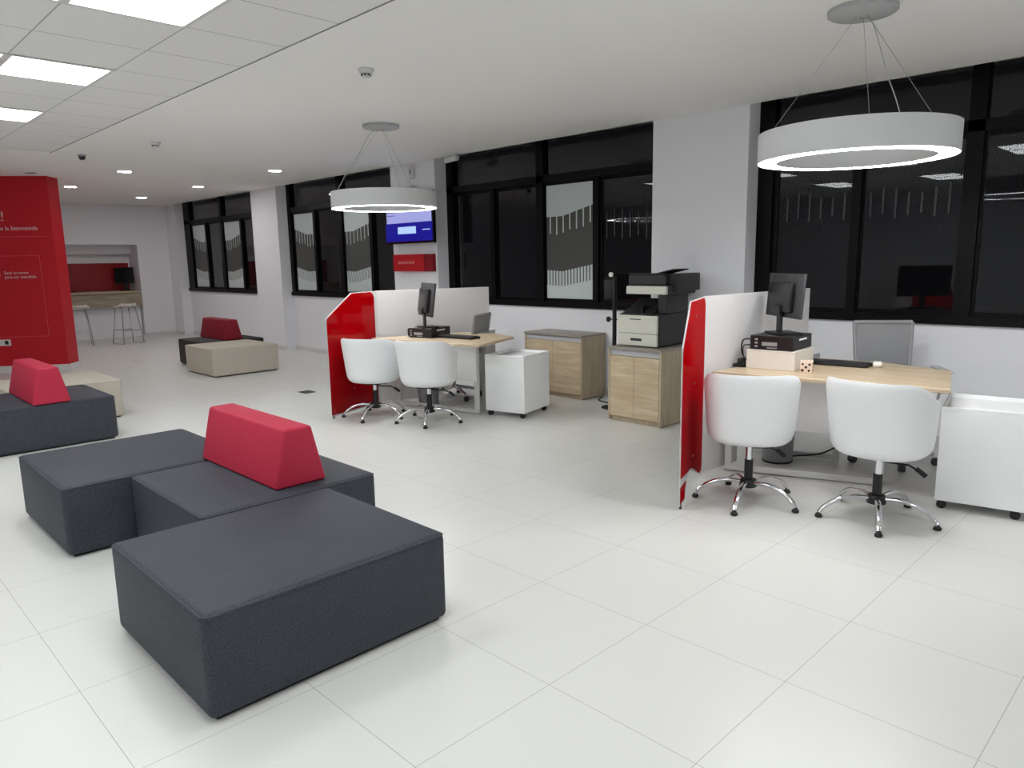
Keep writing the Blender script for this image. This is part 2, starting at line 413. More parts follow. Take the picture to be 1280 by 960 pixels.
# ------------------------------------------------------------------ ceiling panels
def panel(x0, y0, label):
    t = thing('ceiling_light_panel', label, 'ceiling light', (x0+.3, y0+.3, ZC+.004), 0, 'square light panels in the tiled ceiling')
    b = BM()
    for (a, c, d, e) in ((-.3, .3, -.3, -.275), (-.3, .3, .275, .3), (-.3, -.275, -.275, .275), (.275, .3, -.275, .275)):
        box(b, a, c, d, e, -.008, 0, .001, 1)
    obj('frame', b, 'white_metal', t)
    b = BM(); box(b, -.275, .275, -.275, .275, -.006, 0); obj('diffuser', b, 'panel_light', t)
    return t
VIS = {(-4.29, 1.156): 'square light panel in the tiled ceiling, the nearest and largest one',
       (-6.09, 1.156): 'square light panel in the tiled ceiling, second nearest of the row',
       (-7.89, 1.156): 'square light panel in the tiled ceiling, furthest from the viewer',
       (-4.29, .556): 'square light panel cut by the top left corner of the frame beside the largest panel',
       (-6.09, .556): 'sliver of a square light panel at the left edge beside the second panel'}
lights_more = []
for ix, x0 in enumerate([-9.69+1.8*k for k in range(1, 8)]):
    for y0 in (1.156, .556, -1.844, -2.444, -4.844):
        x0 = round(x0, 2)
        lb = VIS.get((x0, y0), 'square light panel out of frame in the tiled ceiling')
        if x0 > 0 or y0 < -2.5: continue
        panel(x0, y0, lb)

def downlight(x, y, label):
    t = thing('downlight', label, 'downlight', (x, y, ZC), 0, 'round recessed downlights')
    b = BM(); lathe(b, [(.085, 0), (.105, 0), (.105, -.008), (.085, -.006)], 28, cap=False); obj('trim_ring', b, 'white_metal', t, True)
    b = BM(); lathe(b, [(.086, -.0055), (.086, -.0005)], 28); obj('lens', b, 'down_light', t)
downlight(-13.65, 3.50, 'round downlight next to the top corner of the red partition')
downlight(-11.10, 3.53, 'round downlight above the bar stools, the higher of the left pair')
downlight(-15.09, 5.05, 'small round downlight furthest back near the niche wall')
downlight(-12.56, 5.12, 'round downlight in front of the furthest window')
downlight(-9.85, 5.11, 'round downlight in front of the second window, the largest one')
# ceiling sensors
def sensor(x, y, label, dark=True):
    t = thing('smoke_detector', label, 'detector', (x, y, ZC))
    b = BM(); lathe(b, [(.055, 0), (.055, -.012), (.047, -.018), (.042, -.03), (.0, -.03)], 28); obj('base', b, 'white_metal', t, True)
    b = BM(); lathe(b, [(.030, -.03), (.034, -.04), (.022, -.056), (.0, -.058)], 24); obj('chamber', b, 'white_metal', t, True)
    if dark:
        b = BM()
        for k in range(8):
            a = 2*PI*k/8; box(b, .026, .0345, -.008, .008, -.046, -.036, 0, 1, Matrix.Rotation(a, 4, 'Z'))
        obj('vent_slot', b, 'black', t)
sensor(-4.39, 2.99, 'white smoke detector with dark slots on the plain ceiling')
sensor(-8.33, 2.98, 'small white detector on the ceiling beyond the tiled area')
t = thing('dome_camera', 'black dome camera on the ceiling left of the small detector', 'camera', (-9.77, 2.66, ZC))
b = BM(); lathe(b, [(.045, 0), (.045, -.012), (.036, -.02)], 28); obj('mount', b, 'grey', t, True)
b = BM(); lathe(b, [(.036, -.02), (.034, -.038), (.022, -.055), (.0, -.06)], 28); obj('dome', b, 'blackgloss', t, True)
t = thing('ceiling_vent', 'small dark linear vent in the ceiling above the red partition', 'vent', (-11.95, 2.6, ZC), R(53))
b = BM(); box(b, -.07, .07, -.035, .035, -.006, 0, .002); obj('frame', b, 'lgrey', t)
b = BM()
for k in range(4): box(b, -.06, .06, -.028+k*.014, -.018+k*.014, -.009, -.006)
obj('slat', b, 'dgrey', t)

# ------------------------------------------------------------------ ring lamps
def ring_lamp(x, y, label, rz, cab):
    t = thing('ring_pendant_lamp', label, 'pendant lamp', (x, y, 0), rz, 'ring pendant lamps over the desks')
    zb, H_, Ro, Ri = 2.02, .155, .508, .402
    b = BM(); lathe(b, [(Ro-.004, zb), (Ro, zb+.004), (Ro, zb+H_), (Ri, zb+H_), (Ri, zb+.002), (Ri+.004, zb), (Ri+.006, zb+.01), (Ro-.006, zb+.01), (Ro-.004, zb)], 96, cap=False)
    obj('ring_housing', b, 'lampbody', t, True, 50)
    b = BM(); lathe(b, [(Ri+.006, zb+.003), (Ro-.006, zb+.003), (Ro-.006, zb+.008), (Ri+.006, zb+.008), (Ri+.006, zb+.003)], 96, cap=False); obj('diffuser', b, 'ring_light', t)
    b = BM(); lathe(b, [(0, ZC-.04), (.165, ZC-.03), (.175, ZC-.024), (.175, ZC-.001), (0, ZC-.001)], 48); obj('canopy', b, 'lgrey', t, True)
    for k in range(3):
        a = R(100+120*k)
        b = BM(); tube(b, [(.03*math.cos(a), .03*math.sin(a), ZC-.04), ((Ro+Ri)/2*math.cos(a), (Ro+Ri)/2*math.sin(a), zb+H_)], .0013, 6)
        obj('suspension_wire', b, 'steel', t)
    b = BM(); tube(b, curve_pts(cab, 8), .003, 8); obj('power_cable', b, 'lgrey', t, True)
    return t
def cabp(a, r0=.12):
    ca, sa = math.cos(a), math.sin(a)
    return [(-.02, 0, ZC-.045), (.5*r0*ca, .5*r0*sa, ZC-.05), (1.0*r0*ca, 1.0*r0*sa, ZC-.10), (2.0*r0*ca, 2.0*r0*sa, ZC-.3), (.35*ca, .35*sa, 2.35), (.45*ca, .45*sa, 2.178)]
ring_lamp(-1.63, 4.29, 'large white ring pendant lamp over the near desk', R(0), cabp(R(75)))
ring_lamp(-6.05, 4.26, 'white ring pendant lamp hanging in front of the wall screen', R(20), cabp(R(215)))
ring_lamp(2.83, 4.29, 'added white ring pendant lamp out of view, brightening the room', R(0), cabp(R(75)))  # added unseen lamp, spaced like the other two, to lift room and ceiling light

# ------------------------------------------------------------------ lounge blocks
BH = 0.388
def block(name_mat, x0, x1, y0, y1, label, rz=0.0, group='low fabric seating blocks'):
    t = thing('pouf_block', label, 'pouf', ((x0+x1)/2, (y0+y1)/2, 0), rz, group)
    w, d = (x1-x0)/2, (y1-y0)/2
    b = BM(); box(b, -w, w, -d, d, 0.012, BH, .028, 4)
    tm = BM(); tm.free()
    obj('cushion_body', b, name_mat, t, True, 60)
    b = BM()
    r = .006
    zt = BH-.012
    loop = [(-w+.02, -d+.005, zt), (w-.02, -d+.005, zt), (w-.005, -d+.02, zt), (w-.005, d-.02, zt), (w-.02, d-.005, zt), (-w+.02, d-.005, zt), (-w+.005, d-.02, zt), (-w+.005, -d+.02, zt)]
    tube(b, loop, r, 6, closed=True); obj('seam_piping', b, name_mat, t, True)
    b = BM(); box(b, -w+.03, w-.03, -d+.03, d-.03, 0, .014); obj('base_board', b, 'black', t)
    return t
block('dark_fab', -3.215, -2.275, 0.815, 1.835, 'charcoal fabric pouf block nearest the viewer')
block('dark_fab', -4.195, -3.235, 1.20, 2.14, 'charcoal fabric pouf block in the middle of three, carrying a red bolster')
block('dark_fab', -5.20, -4.215, 0.875, 1.855, 'charcoal fabric pouf block behind the middle one of the three')
block('dark_fab', -7.96, -7.00, 1.00, 1.955, 'charcoal fabric pouf block at the left edge of the picture')
block('beige_fab', -8.93, -7.98, 1.34, 2.30, 'beige fabric pouf block behind the leftmost charcoal one')
block('beige_fab', -10.72, -9.76, 3.97, 4.92, 'beige fabric pouf block in front of the far windows')
block('brown_fab', -11.70, -10.74, 4.24, 5.19, 'dark fabric pouf block behind the far beige one')
def bolster(x, y, label, L=.92, rz=0.0, fab='red_fab'):
    t = thing('bolster_cushion', label, 'cushion', (x, y, BH), rz, 'red wedge bolsters on the poufs')
    prof = [(-.145, 0), (.145, 0), (.075, .305), (-.075, .305)]
    b = BM(); prism(b, prof, -L/2, L/2, .018, 4, Matrix.Rotation(PI/2, 4, 'Z') @ Matrix.Rotation(PI/2, 4, 'X'))
    obj('cushion_body', b, fab, t, True, 50)
    return t
bolster(-3.79, 1.755, 'red wedge bolster on the middle charcoal pouf')
bolster(-7.45, 1.47, 'red wedge bolster on the pouf at the left edge')
bolster(-11.22, 4.72, 'dark red wedge bolster on the far pouf by the windows', fab='crimson_fab')

# ------------------------------------------------------------------ tub chairs
def shell_surface(bm, flip=False):
    n = 72; prof = [(0.0, .385), (.45, .383), (.70, .385), (.86, .393), (.95, .414), (.99, .445), (1, .49)]
    rows = []
    def rim(a):        # a: angle from back (-y), 0..pi
        k = a/PI
        zb, za, zf = .822, .70, .50
        if k < .22: return zb-.0*(k)
        if k < .62:
            s = (k-.22)/.40; s = s*s*(3-2*s); return zb+(za-zb)*s
        if k < .74: return za-.02*(k-.62)/.12
        s = min(1, (k-.74)/.12); s = s*s*(3-2*s); return (za-.02)+(zf-za+.02)*s
    def ring(f, z, inset):
        r = []
        for i in range(n):
            th = 2*PI*i/n; a = abs((th+PI/2+PI) % (2*PI)-PI)
            zz = z if not callable(z) else z(a)
            lean = .05*max(0, (zz-.40))/.42*max(0, math.cos(a))
            side = .022*max(0, (zz-.40))/.42*abs(math.sin(a))
            rad = (.256+lean+side)*f-inset
            sq = 1+.05*(math.sin(2*a)**2)
            r.append(bm.verts.new((rad*sq*math.cos(th), rad*sq*math.sin(th)+.015, zz)))
        return r
    for f, z in prof: rows.append(ring(max(f, .02), z, 0))
    for t_ in (.25, .5, .75, .95): rows.append(ring(1, (lambda a, t_=t_: .49+(rim(a)-.49)*t_), 0))
    rows.append(ring(1, lambda a: rim(a)+.008, .012)); rows.append(ring(1, lambda a: rim(a)+.006, .028))
    rows.append(ring(1, lambda a: rim(a)-.008, .042))
    for t_ in (.6, .2): rows.append(ring(1, (lambda a, t_=t_: .45+(rim(a)-.45)*t_), .045))
    rows.append(ring(.8, .44, .04)); rows.append(ring(.02, .44, 0))
    for r0, r1 in zip(rows, rows[1:]):
        for i in range(n): bm.faces.new((r0[i], r0[(i+1) % n], r1[(i+1) % n], r1[i]))
    bm.faces.new(rows[0][::-1]); bm.faces.new(rows[-1])
    bmesh.ops.recalc_face_normals(bm, faces=bm.faces)
def tub_chair(label):
    t = thing('tub_chair', label, 'chair', (0, 0, 0), 0, 'white swivel tub chairs at the desks')
    b = BM(); shell_surface(b); obj('tub_shell', b, 'white_leather', t, True, 60)
    b = BM(); lathe(b, [(0, .44), (.16, .44), (.19, .455), (.19, .485), (.17, .505), (0, .512)], 48); obj('seat', b, 'white_leather', t, True)
    b = BM(); box(b, -.09, .09, -.09, .09, .362, .382, .006); box(b, -.13, .13, -.025, .025, .367, .380, .003); obj('seat_plate', b, 'black', t)
    b = BM(); cyl(b, (0, 0), .021, .24, .368); obj('gas_lift', b, 'chrome', t, True)
    b = BM(); cyl(b, (0, 0), .026, .10, .265); obj('lift_sleeve', b, 'black', t, True)
    b = BM(); lathe(b, [(.035, .085), (.052, .092), (.055, .125), (.045, .140), (.028, .145)], 24); obj('hub', b, 'black', t, True)
    b = BM(); tube(b, [(.02, .02, .335), (.13, .08, .325), (.17, .10, .300)], .006, 8); obj('lever', b, 'black', t)
    b = BM(); tube(b, [(.165, .098, .307), (.21, .12, .268)], .014, 10); obj('lever_grip', b, 'black', t, True)
    return t
def star(t, off, r=.33):
    for k in range(5):
        a = off+2*PI*k/5; ca, sa = math.cos(a), math.sin(a)
        pts = [(.045, .122), (.12, .128), (.19, .118), (.25, .092), (.295, .058), (.318, .030)]
        s = r/.33
        b = BM(); tube(b, curve_pts([(p*s*ca, p*s*sa, z) for p, z in pts], 4), [.018]*9+[.017]*9+[.015]*3, 12, flat=.75)
        l = obj('base_leg', b, 'chrome', t, True, 60)
        b = BM(); lathe(b, [(.016, .0), (.021, .004), (.021, .014), (.012, .024), (.008, .032)], 16, Matrix.Translation((.318*s*ca, .318*s*sa, 0))); obj('foot_glide', b, 'black', l, True)
def add_tub(x, y, face, soff, label, dz=0.0):
    """face: heading the sitter faces in degrees (world); soff: world angle of one base leg"""
    t = tub_chair(label); rz = R(face-90); t.location = (x, y, 0); t.rotation_euler = (0, 0, rz)
    for c in t.children:
        if c.name.split('.')[0] in ('tub_shell', 'seat', 'seat_plate', 'lever', 'lever_grip', 'gas_lift'): c.location.z = dz
    star(t, R(soff)-rz); return t
add_tub(-2.09, 4.11, 116, 356, 'white tub chair at the near desk, the left one beside the red divider')
add_tub(-1.40, 4.31, 86, 4, 'white tub chair at the near desk, the right one beside the pedestal')
add_tub(-6.00, 4.01, 120, 14, 'white tub chair at the far desk, in front of the red divider', -.032)
add_tub(-5.41, 4.22, 116, 26, 'white tub chair at the far desk, the one nearer its pedestal', -.032)

# ------------------------------------------------------------------ desk dividers
def divider(P, S, E_, label, ch=.40, arch=True, Hh=1.245):
    """P front foot, S fold, E_ far end (world xy)"""
    P, S, E_ = Vector(P), Vector(S), Vector(E_)
    a1 = (S-P); L1 = a1.length; th1 = math.atan2(a1.y, a1.x)
    t = thing('desk_divider', label, 'divider', (P.x, P.y, 0), th1, 'red and white desk dividers')
    # front board outline in local x (along), z ; slab thickness along local y
    def slab(pts, y0, y1, m, nm, bev=.002):
        b = BM(); prism(b, pts, -y1, -y0, bev, 1, Matrix.Rotation(PI/2, 4, 'X')); return obj(nm, b, m, t)
    def arc(cx, cz, r, a0, a1, n=7): return [(cx+r*math.cos(R(a0+(a1-a0)*i/n)), cz+r*math.sin(R(a0+(a1-a0)*i/n))) for i in range(n+1)]
    W = L1
    wpts = [(0, .02), (.15, .02), (.165, .09), (.20, .145), (.26, .165), (.36, .15), (W, .012), (W, Hh), (ch+.01, Hh), (0, .985)]
    if not arch: wpts = [(0, .02), (W, .02)]+wpts[-3:]
    slab(wpts, -.012, -.004, 'board', 'front_board')
    rp = [(.001, .195), (.20, .18), (.27, .182), (.37, .165), (W-.12, .055), (W-.06, .06), (W-.045, .10)]+arc(W-.115, Hh-.075, .07, 0, 90)+[(ch+.02, Hh-.006), (.012, .985), (.001, .96)]
    if not arch: rp = [(.001, .035), (W-.045, .035)]+rp[7:]
    # the board faces local -y (towards the visitors)
    slab(rp, -.0155, -.0125, 'red_acr', 'red_sheet', .001)
    if arch: slab([(.001, .035), (.135, .035), (.145, .09), (.17, .14), (.001, .14)], -.0155, -.0125, 'red_acr', 'red_foot_strip', .001)
    for (x, z) in ((.36, 1.14), (.36, .72), (.36, .25)):
        b = BM(); cyl(b, (0, 0), .007, 0, .004, 12, Matrix.Translation((x, -.0155, z)) @ Matrix.Rotation(PI/2, 4, 'X')); obj('screw', b, 'steel', t)
    b = BM(); cyl(b, (.03, -.010), .008, 0, .03, 16); obj('foot', b, 'black', t)
    # rear board
    a2 = E_-S; L2 = a2.length; rel = math.atan2(a2.y, a2.x)-th1
    b = BM(); box(b, 0, L2, .004, .022, .70, Hh, .002, 1, Matrix.Translation((L1, -.0, 0)) @ Matrix.Rotation(rel, 4, 'Z'))
    box(b, 0, .45, .004, .022, .02, .70, .002, 1, Matrix.Translation((L1, 0, 0)) @ Matrix.Rotation(rel, 4, 'Z'))
    obj('rear_board', b, 'board', t)
    return t
# which side is visible: the dividers face +X, i.e. local -y
divider((-2.304, 3.653), (-2.575, 4.36), (-2.455, 5.74), 'red and white divider beside the near desk', .20)
divider((-6.223, 3.635), (-6.49, 4.40), (-6.07, 5.64), 'red and white divider beside the far desk', .38, False, 1.21)

# ------------------------------------------------------------------ desks
def desk(ox, oy, rz, poly, bar, label):
    """poly, bar in world coordinates relative to (ox,oy)"""
    t = thing('office_desk', label, 'desk', (ox, oy, 0), 0, 'light oak desks')
    loc = [(p[0]-ox, p[1]-oy) for p in poly]
    b = BM(); prism(b, loc, .712, .737, .003, 1); obj('desktop', b, 'oak_top', t)
    (ax, ay), (bx, by) = bar; a = Vector((ax-ox, ay-oy)); c = Vector((bx-ox, by-oy)); d = (c-a); L = d.length; th = math.atan2(d.y, d.x)
    m = Matrix.Translation((a.x, a.y, 0)) @ Matrix.Rotation(th, 4, 'Z')
    b = BM(); box(b, 0, L, -.02, .02, .012, .052, .003, 1, m)
    box(b, L-.045, L, -.02, .02, .052, .70, .003, 1, m); box(b, 0, .045, -.02, .02, .052, .70, .003, 1, m)
    box(b, .0, L, -.02, .02, .67, .712, .003, 1, m); obj('front_frame', b, 'white_metal', t)
    b = BM(); box(b, .12, L-.28, .52, .56, .012, .052, .003, 1, m); box(b, L-.325, L-.28, .52, .56, .052, .70, .003, 1, m); box(b, .12, .165, .52, .56, .052, .70, .003, 1, m)
    box(b, L/2-.02, L/2+.02, .02, .56, .67, .712, .003, 1, m)
    obj('rear_frame', b, 'white_metal', t)
    b = BM(); box(b, .01, L-.002, -.045, -.025, .335, .70, .002, 1, m); obj('modesty_panel', b, 'white_lam', t)
    return t
desk(-2.0, 4.9, 0, [(-2.53, 4.40), (-1.15, 4.63), (-1.34, 5.38), (-1.80, 5.52), (-2.42, 5.46)], ((-2.52, 4.60), (-1.57, 4.945)), 'light oak desk with white frame nearest the viewer')
desk(-5.7, 4.7, 0, [(-6.36, 4.24), (-4.98, 4.49), (-5.24, 5.20), (-5.65, 5.33), (-6.06, 5.22)], ((-6.29, 4.50), (-5.275, 4.735)), 'light oak desk with white frame further back')
# slim return units along the dividers
def ret(S, E_, s0, w, h, label, zl=.06):
    S, E_ = Vector(S), Vector(E_); d = E_-S; th = math.atan2(d.y, d.x)
    t = thing('side_cabinet', label, 'cabinet', (S.x, S.y, 0), th)
    L = d.length
    b = BM(); box(b, s0, L+.02, -w-.006, -.006, zl, h, .003, 1); obj('body', b, 'lgrey', t)
    b = BM(); box(b, s0-.005, L+.03, -w-.012, -.006, h, h+.02, .003, 1); obj('top_board', b, 'white_lam', t)
    if zl < .1:
        b = BM(); box(b, s0+.02, L, -w+.01, -.03, 0.0, .06); obj('plinth', b, 'grey', t)
ret((-2.575, 4.36), (-2.455, 5.74), .95+.17, .09, .735, 'narrow grey side cabinet hung on the end of the near divider', .36)
ret((-6.49, 4.40), (-6.07, 5.64), 1.10, .10, .725, 'narrow grey side cabinet at the end of the far divider')

# ------------------------------------------------------------------ mobile pedestals
def pedestal(x, y, rz, w, d, h, label):
    t = thing('mobile_pedestal', label, 'pedestal', (x, y, 0), rz, 'white mobile pedestals')
    b = BM(); box(b, 0, w, 0, d, .055, h, .003, 1); obj('body', b, 'white_lam', t)
    b = BM()
    for a in ((0, w, 0, .012), (0, w, d-.012, d), (0, .012, .012, d-.012), (w-.012, w, .012, d-.012)): box(b, a[0], a[1], a[2], a[3], h, h+.022, .002, 1)
    obj('tray_rim', b, 'white_lam', t)
    for cx, cy in ((.035, .04), (w-.04 if w < .46 else w-.10, .04), (.035, d-.04), (w-.04, d-.04)):
        b = BM(); cyl(b, (0, 0), .026, -.013, .013, 20, Matrix.Translation((cx, cy, .026)) @ Matrix.Rotation(PI/2, 4, 'X'))
        cyl(b, (cx, cy), .009, .03, .056, 10); obj('caster', b, 'black', t, True)
    return t
pedestal(-5.19, 4.745, R(14), .44, .50, .585, 'white pedestal on casters beside the far desk')
pedestal(-1.205, 4.70, R(10), .50, .50, .60, 'white pedestal on casters at the right edge of the picture')

# ------------------------------------------------------------------ wooden cabinets
def cabinet(x0, x1, y0, y1, h, label):
    t = thing('storage_cabinet', label, 'cabinet', (x0, y0, 0), 0, 'light oak cabinets by the windows')
    w, d = x1-x0, y1-y0
    b = BM(); box(b, .019, w-.019, .02, d, .045, h-.02, .001, 1); box(b, .02, w-.02, .03, d-.01, 0, .045); obj('body', b, 'oak_side', t)
    b = BM(); box(b, w-.018, w, 0, d, 0.012, h-.02, .001, 1); obj('side_panel', b, 'oak_side', t)
    b = BM(); box(b, 0, .018, 0, d, .012, h-.02, .001, 1); obj('side_panel', b, 'oak_side', t)
    b = BM(); box(b, -.004, w+.004, -.012, d, h-.02, h, .002, 1); obj('top_board', b, 'greytop', t)
    b = BM(); box(b, .02, w-.02, .010, .021, h-.075, h-.022); obj('grip_rail', b, 'lgrey', t)
    for k in range(2):
        a = .02+k*(w-.04)/2; c = .02+(k+1)*(w-.04)/2
        b = BM(); box(b, a+.0015, c-.0015, 0, .018, .055, h-.08, .001, 1); obj('door', b, 'oak', t)
    return t
cabinet(-4.165, -3.585, 5.37, 5.95, .70, 'light oak two-door cabinet under the printer')
cabinet(-5.80, -4.955, 5.93, 6.335, .70, 'light oak two-door cabinet against the wall under the window')

# ------------------------------------------------------------------ printer
t = thing('office_printer', 'black and ivory multifunction printer on the oak cabinet', 'printer', (-4.13, 5.46, .70))
def pb_(n, m, *bs, smooth=False, par=None):
    b = BM()
    for q_ in bs: box(b, *q_)
    return obj(n, b, m, par or t, smooth)
pb_('body', 'printer', (0.0, .44, .03, .52, .012, .30, .008), (.345, .44, .14, .50, .30, .48, .01))
pb_('front_panel', 'ivory', (0, .43, .0, .03, .125, .275, .006), (0, .43, .004, .03, .272, .288, .004))
d1 = pb_('paper_drawer', 'ivory', (0, .43, .0, .03, .012, .122, .006))
pb_('drawer_handle', 'printer', (.15, .27, -.004, .004, .058, .082, .003), par=d1)
pb_('panel_handle', 'printer', (.14, .26, -.003, .003, .250, .258, .002))
b = BM(); prism(b, [(.03, .285), (.05, .30), (.34, .43), (.40, .30)], .01, .33, .006, 1, Matrix(((0, 0, 1, 0), (1, 0, 0, 0), (0, 1, 0, 0), (0, 0, 0, 1)))); obj('output_tray', b, 'printer', t)
pb_('tray_stop', 'black', (.22, .235, .06, .26, .30, .37, .004))
pb_('scanner_front', 'ivory', (.02, .455, .10, .14, .475, .55, .01))
pb_('scanner_body', 'printer', (.02, .48, .13, .56, .475, .555, .01), (.02, .43, .13, .52, .55, .655, .02), (.40, .50, .20, .60, .50, .66, .01))
b = BM(); box(b, 0, .22, 0, .26, 0, .012, .004, 2, Matrix.Translation((.26, .18, .645)) @ Matrix.Rotation(R(-12), 4, 'Y')); obj('document_feeder', b, 'black', t)
b = BM(); box(b, .03, .42, .125, .16, .655, .665, .004); obj('lid_edge', b, 'printer', t)

# ------------------------------------------------------------------ black pole stand with round head
t = thing('pole_stand', 'thin black pole stand with clamps behind the printer cabinet', 'stand', (-4.47, 5.86, 0))
b = BM(); cyl(b, (0, 0), .021, .015, 1.33); obj('pole', b, 'black', t, True)
b = BM(); lathe(b, [(.13, 0), (.13, .008), (.03, .018)], 32); obj('foot_plate', b, 'black', t, True)
b = BM(); tube(b, [(-.075, 0, .90), (.075, 0, .90)], .006, 8); obj('clamp_bar', b, 'black', t)
for s in (-1, 1):
    b = BM(); cyl(b, (0, 0), .028 if s < 0 else .022, -.008, .008, 20, Matrix.Translation((s*.075, 0, .90)) @ Matrix.Rotation(PI/2, 4, 'Y')); obj('clamp_knob', b, 'black', t, True)
b = BM(); cyl(b, (0, 0), .024, -.008, .008, 24, Matrix.Translation((-.03, -.02, 1.345)) @ Matrix.Rotation(R(90), 4, 'X')); obj('round_head', b, 'cream', t, True)

# ------------------------------------------------------------------ computers and screens
def pc_stack(x, y, rz, z, label):
    t = thing('desktop_computer', label, 'computer', (x, y, z), rz, 'black desktop computers')
    b = BM(); box(b, 0, .30, 0, .34, .004, .098, .004, 1); obj('case', b, 'black', t)
    b = BM()
    for k in range(3): box(b, .035, .055, -.003, .001, .018+k*.024, .030+k*.024)
    box(b, .085, .19, -.003, .001, .03, .055); box(b, .12, .19, -.003, .001, .014, .020)
    for k in range(3): box(b, .12+k*.022, .128+k*.022, .004, .012, .098, .1)
    obj('rear_port', b, 'grey', t)
    b = BM(); box(b, .299, .302, .10, .24, .066, .078); obj('side_label', b, 'white_lam', t)
    for p in ((.03, .03), (.27, .03), (.03, .31), (.27, .31)):
        b = BM(); cyl(b, p, .01, 0, .005, 12); obj('rubber_foot', b, 'black', t)
    return t
def monitor(x, y, z, rz, tilt, label, hgt=.30):
    """local -y is the rear face"""
    t = thing('computer_monitor', label, 'monitor', (x, y, z), rz, 'black computer monitors seen from behind')
    b = BM(); box(b, -.11, .11, -.08, .10, 0, .012, .005); obj('stand_base', b, 'black', t, True)
    b = BM(); box(b, -.028, .028, -.035, -.012, .01, .20, .005); obj('stand_neck', b, 'black', t)
    m = Matrix.Translation((0, 0, .115+hgt/2)) @ Matrix.Rotation(R(tilt), 4, 'X')
    b = BM(); box(b, -.245, .245, 0, .022, -hgt/2, hgt/2, .005, 2, m); obj('screen_housing', b, 'dgrey', t, True)
    b = BM(); box(b, -.17, .15, -.035, .002, -hgt/2+.035, hgt/2-.06, .012, 2, m); obj('rear_cover', b, 'black', t, True)
    b = BM(); box(b, -.235, .235, .0215, .0235, -hgt/2+.012, hgt/2-.012, 0, 1, m); obj('display', b, 'blackgloss', t)
    b = BM(); box(b, -.05, .05, -.05, -.02, -hgt/2+.02, -hgt/2+.08, .006, 2, m); obj('mount_plate', b, 'black', t)
    return t
DZ = .7375
t = thing('cardboard_box', 'plain white box under the computer on the near desk', 'box', (-2.435, 4.69, DZ), R(4))
b = BM(); box(b, 0, .335, 0, .36, 0, .125, .003, 1); obj('box_body', b, 'cream', t)
b = BM(); box(b, -.002, .337, -.002, .362, .125, .131, .002, 1); obj('box_lid', b, 'cream', t)
pc_stack(-2.415, 4.70, R(4), DZ+.131, 'black desktop computer on the white box on the near desk')
monitor(-2.28, 4.90, DZ+.131+.0995, R(-38), -4, 'black monitor on the near desk, standing on the computer')
pc_stack(-6.09, 4.50, R(16), DZ, 'black desktop computer on the far desk')
monitor(-5.965, 4.66, DZ+.0995, R(-22), -8, 'black monitor on the far desk, seen almost edge-on', .34)
def keyboard(x, y, rz, label):
    t = thing('keyboard', label, 'keyboard', (x, y, DZ), rz, 'black keyboards')
    b = BM(); box(b, -.225, .225, -.075, .075, 0, .022, .004); obj('keyboard_body', b, 'black', t)
    b = BM()
    for i in range(15):
        for j in range(5): box(b, -.212+i*.0285, -.188+i*.0285, -.062+j*.0255, -.042+j*.0255, .022, .027)
    obj('key_block', b, 'dgrey', t)
keyboard(-2.02, 5.20, R(6), 'long black keyboard on the near desk behind the patterned cube')
keyboard(-5.60, 4.77, R(8), 'black keyboard on the far desk beside the computer')
t = thing('computer_mouse', 'white computer mouse at the end of the near keyboard', 'mouse', (-1.765, 5.27, DZ), R(20))
b = BM(); box(b, -.03, .03, -.05, .05, 0, .034, .014, 4); obj('shell', b, 'cream', t, True)
b = BM(); cyl(b, (0, 0), .008, -.004, .004, 16, Matrix.Translation((0, .025, .031)) @ Matrix.Rotation(PI/2, 4, 'Y')); obj('scroll_wheel', b, 'dgrey', t)
t = thing('patterned_cube', 'small pink beige cube with dark brown dots on the near desk', 'box', (-2.055, 4.70, DZ), R(18))
b = BM(); box(b, 0, .075, 0, .075, 0, .078, .002, 1); obj('cube_body', b, 'dice', t)
b = BM()
dots = [(.015, .018, .009), (.055, .016, .008), (.036, .038, .009), (.016, .058, .007), (.058, .056, .008)]
for u, v, r in dots:
    cyl(b, (0, 0), r, 0, .0008, 14, Matrix.Translation((u, 0, v)) @ Matrix.Rotation(PI/2, 4, 'X'))
    cyl(b, (0, 0), r, 0, .0008, 14, Matrix.Translation((.075, u, v)) @ Matrix.Rotation(PI/2, 4, 'Y'))
    cyl(b, (0, 0), r*.8, 0, .0008, 14, Matrix.Translation((u, v, .078)))
obj('brown_dot', b, 'brown', t)
# black phone / adapter left of the box and cables
t = thing('desk_phone', 'black desk phone beside the divider on the near desk', 'phone', (-2.532, 4.68, DZ), R(2))
b = BM(); prism(b, [(0, 0), (.085, 0), (.085, .045), (0, .02)], 0, .13, .004, 1, Matrix.Rotation(PI/2, 4, 'X') @ Matrix.Translation((0, 0, -.13))); obj('base', b, 'black', t)
b = BM(); box(b, .035, .07, -.005, .135, .035, .062, .01, 3); obj('handset', b, 'black', t, True)
b = BM(); tube(b, curve_pts([(-2.42, 4.74, DZ+.20), (-2.50, 4.76, DZ+.18), (-2.52, 4.80, DZ+.08), (-2.46, 4.84, DZ+.012), (-2.40, 5.12, DZ+.008)], 8), .005, 8)
tag(obj('power_cable', b, 'black', None, True), 'black cable looping down beside the white box on the near desk', 'cable')
b = BM(); tube(b, curve_pts([(-2.40, 4.73, DZ+.16), (-2.47, 4.72, DZ+.15), (-2.475, 4.73, DZ+.08), (-2.43, 4.685, DZ+.06)], 8), .004, 8)
tag(obj('power_cable', b, 'black', None, True), 'thin black cable loop at the back of the near computer', 'cable')
b = BM(); tube(b, curve_pts([(-6.03, 4.55, DZ+.10), (-6.09, 4.50, DZ+.09), (-6.10, 4.50, DZ+.03), (-6.05, 4.49, DZ+.008)], 8), .004, 8)
tag(obj('power_cable', b, 'lgrey', None, True), 'pale cable at the back of the far computer', 'cable')

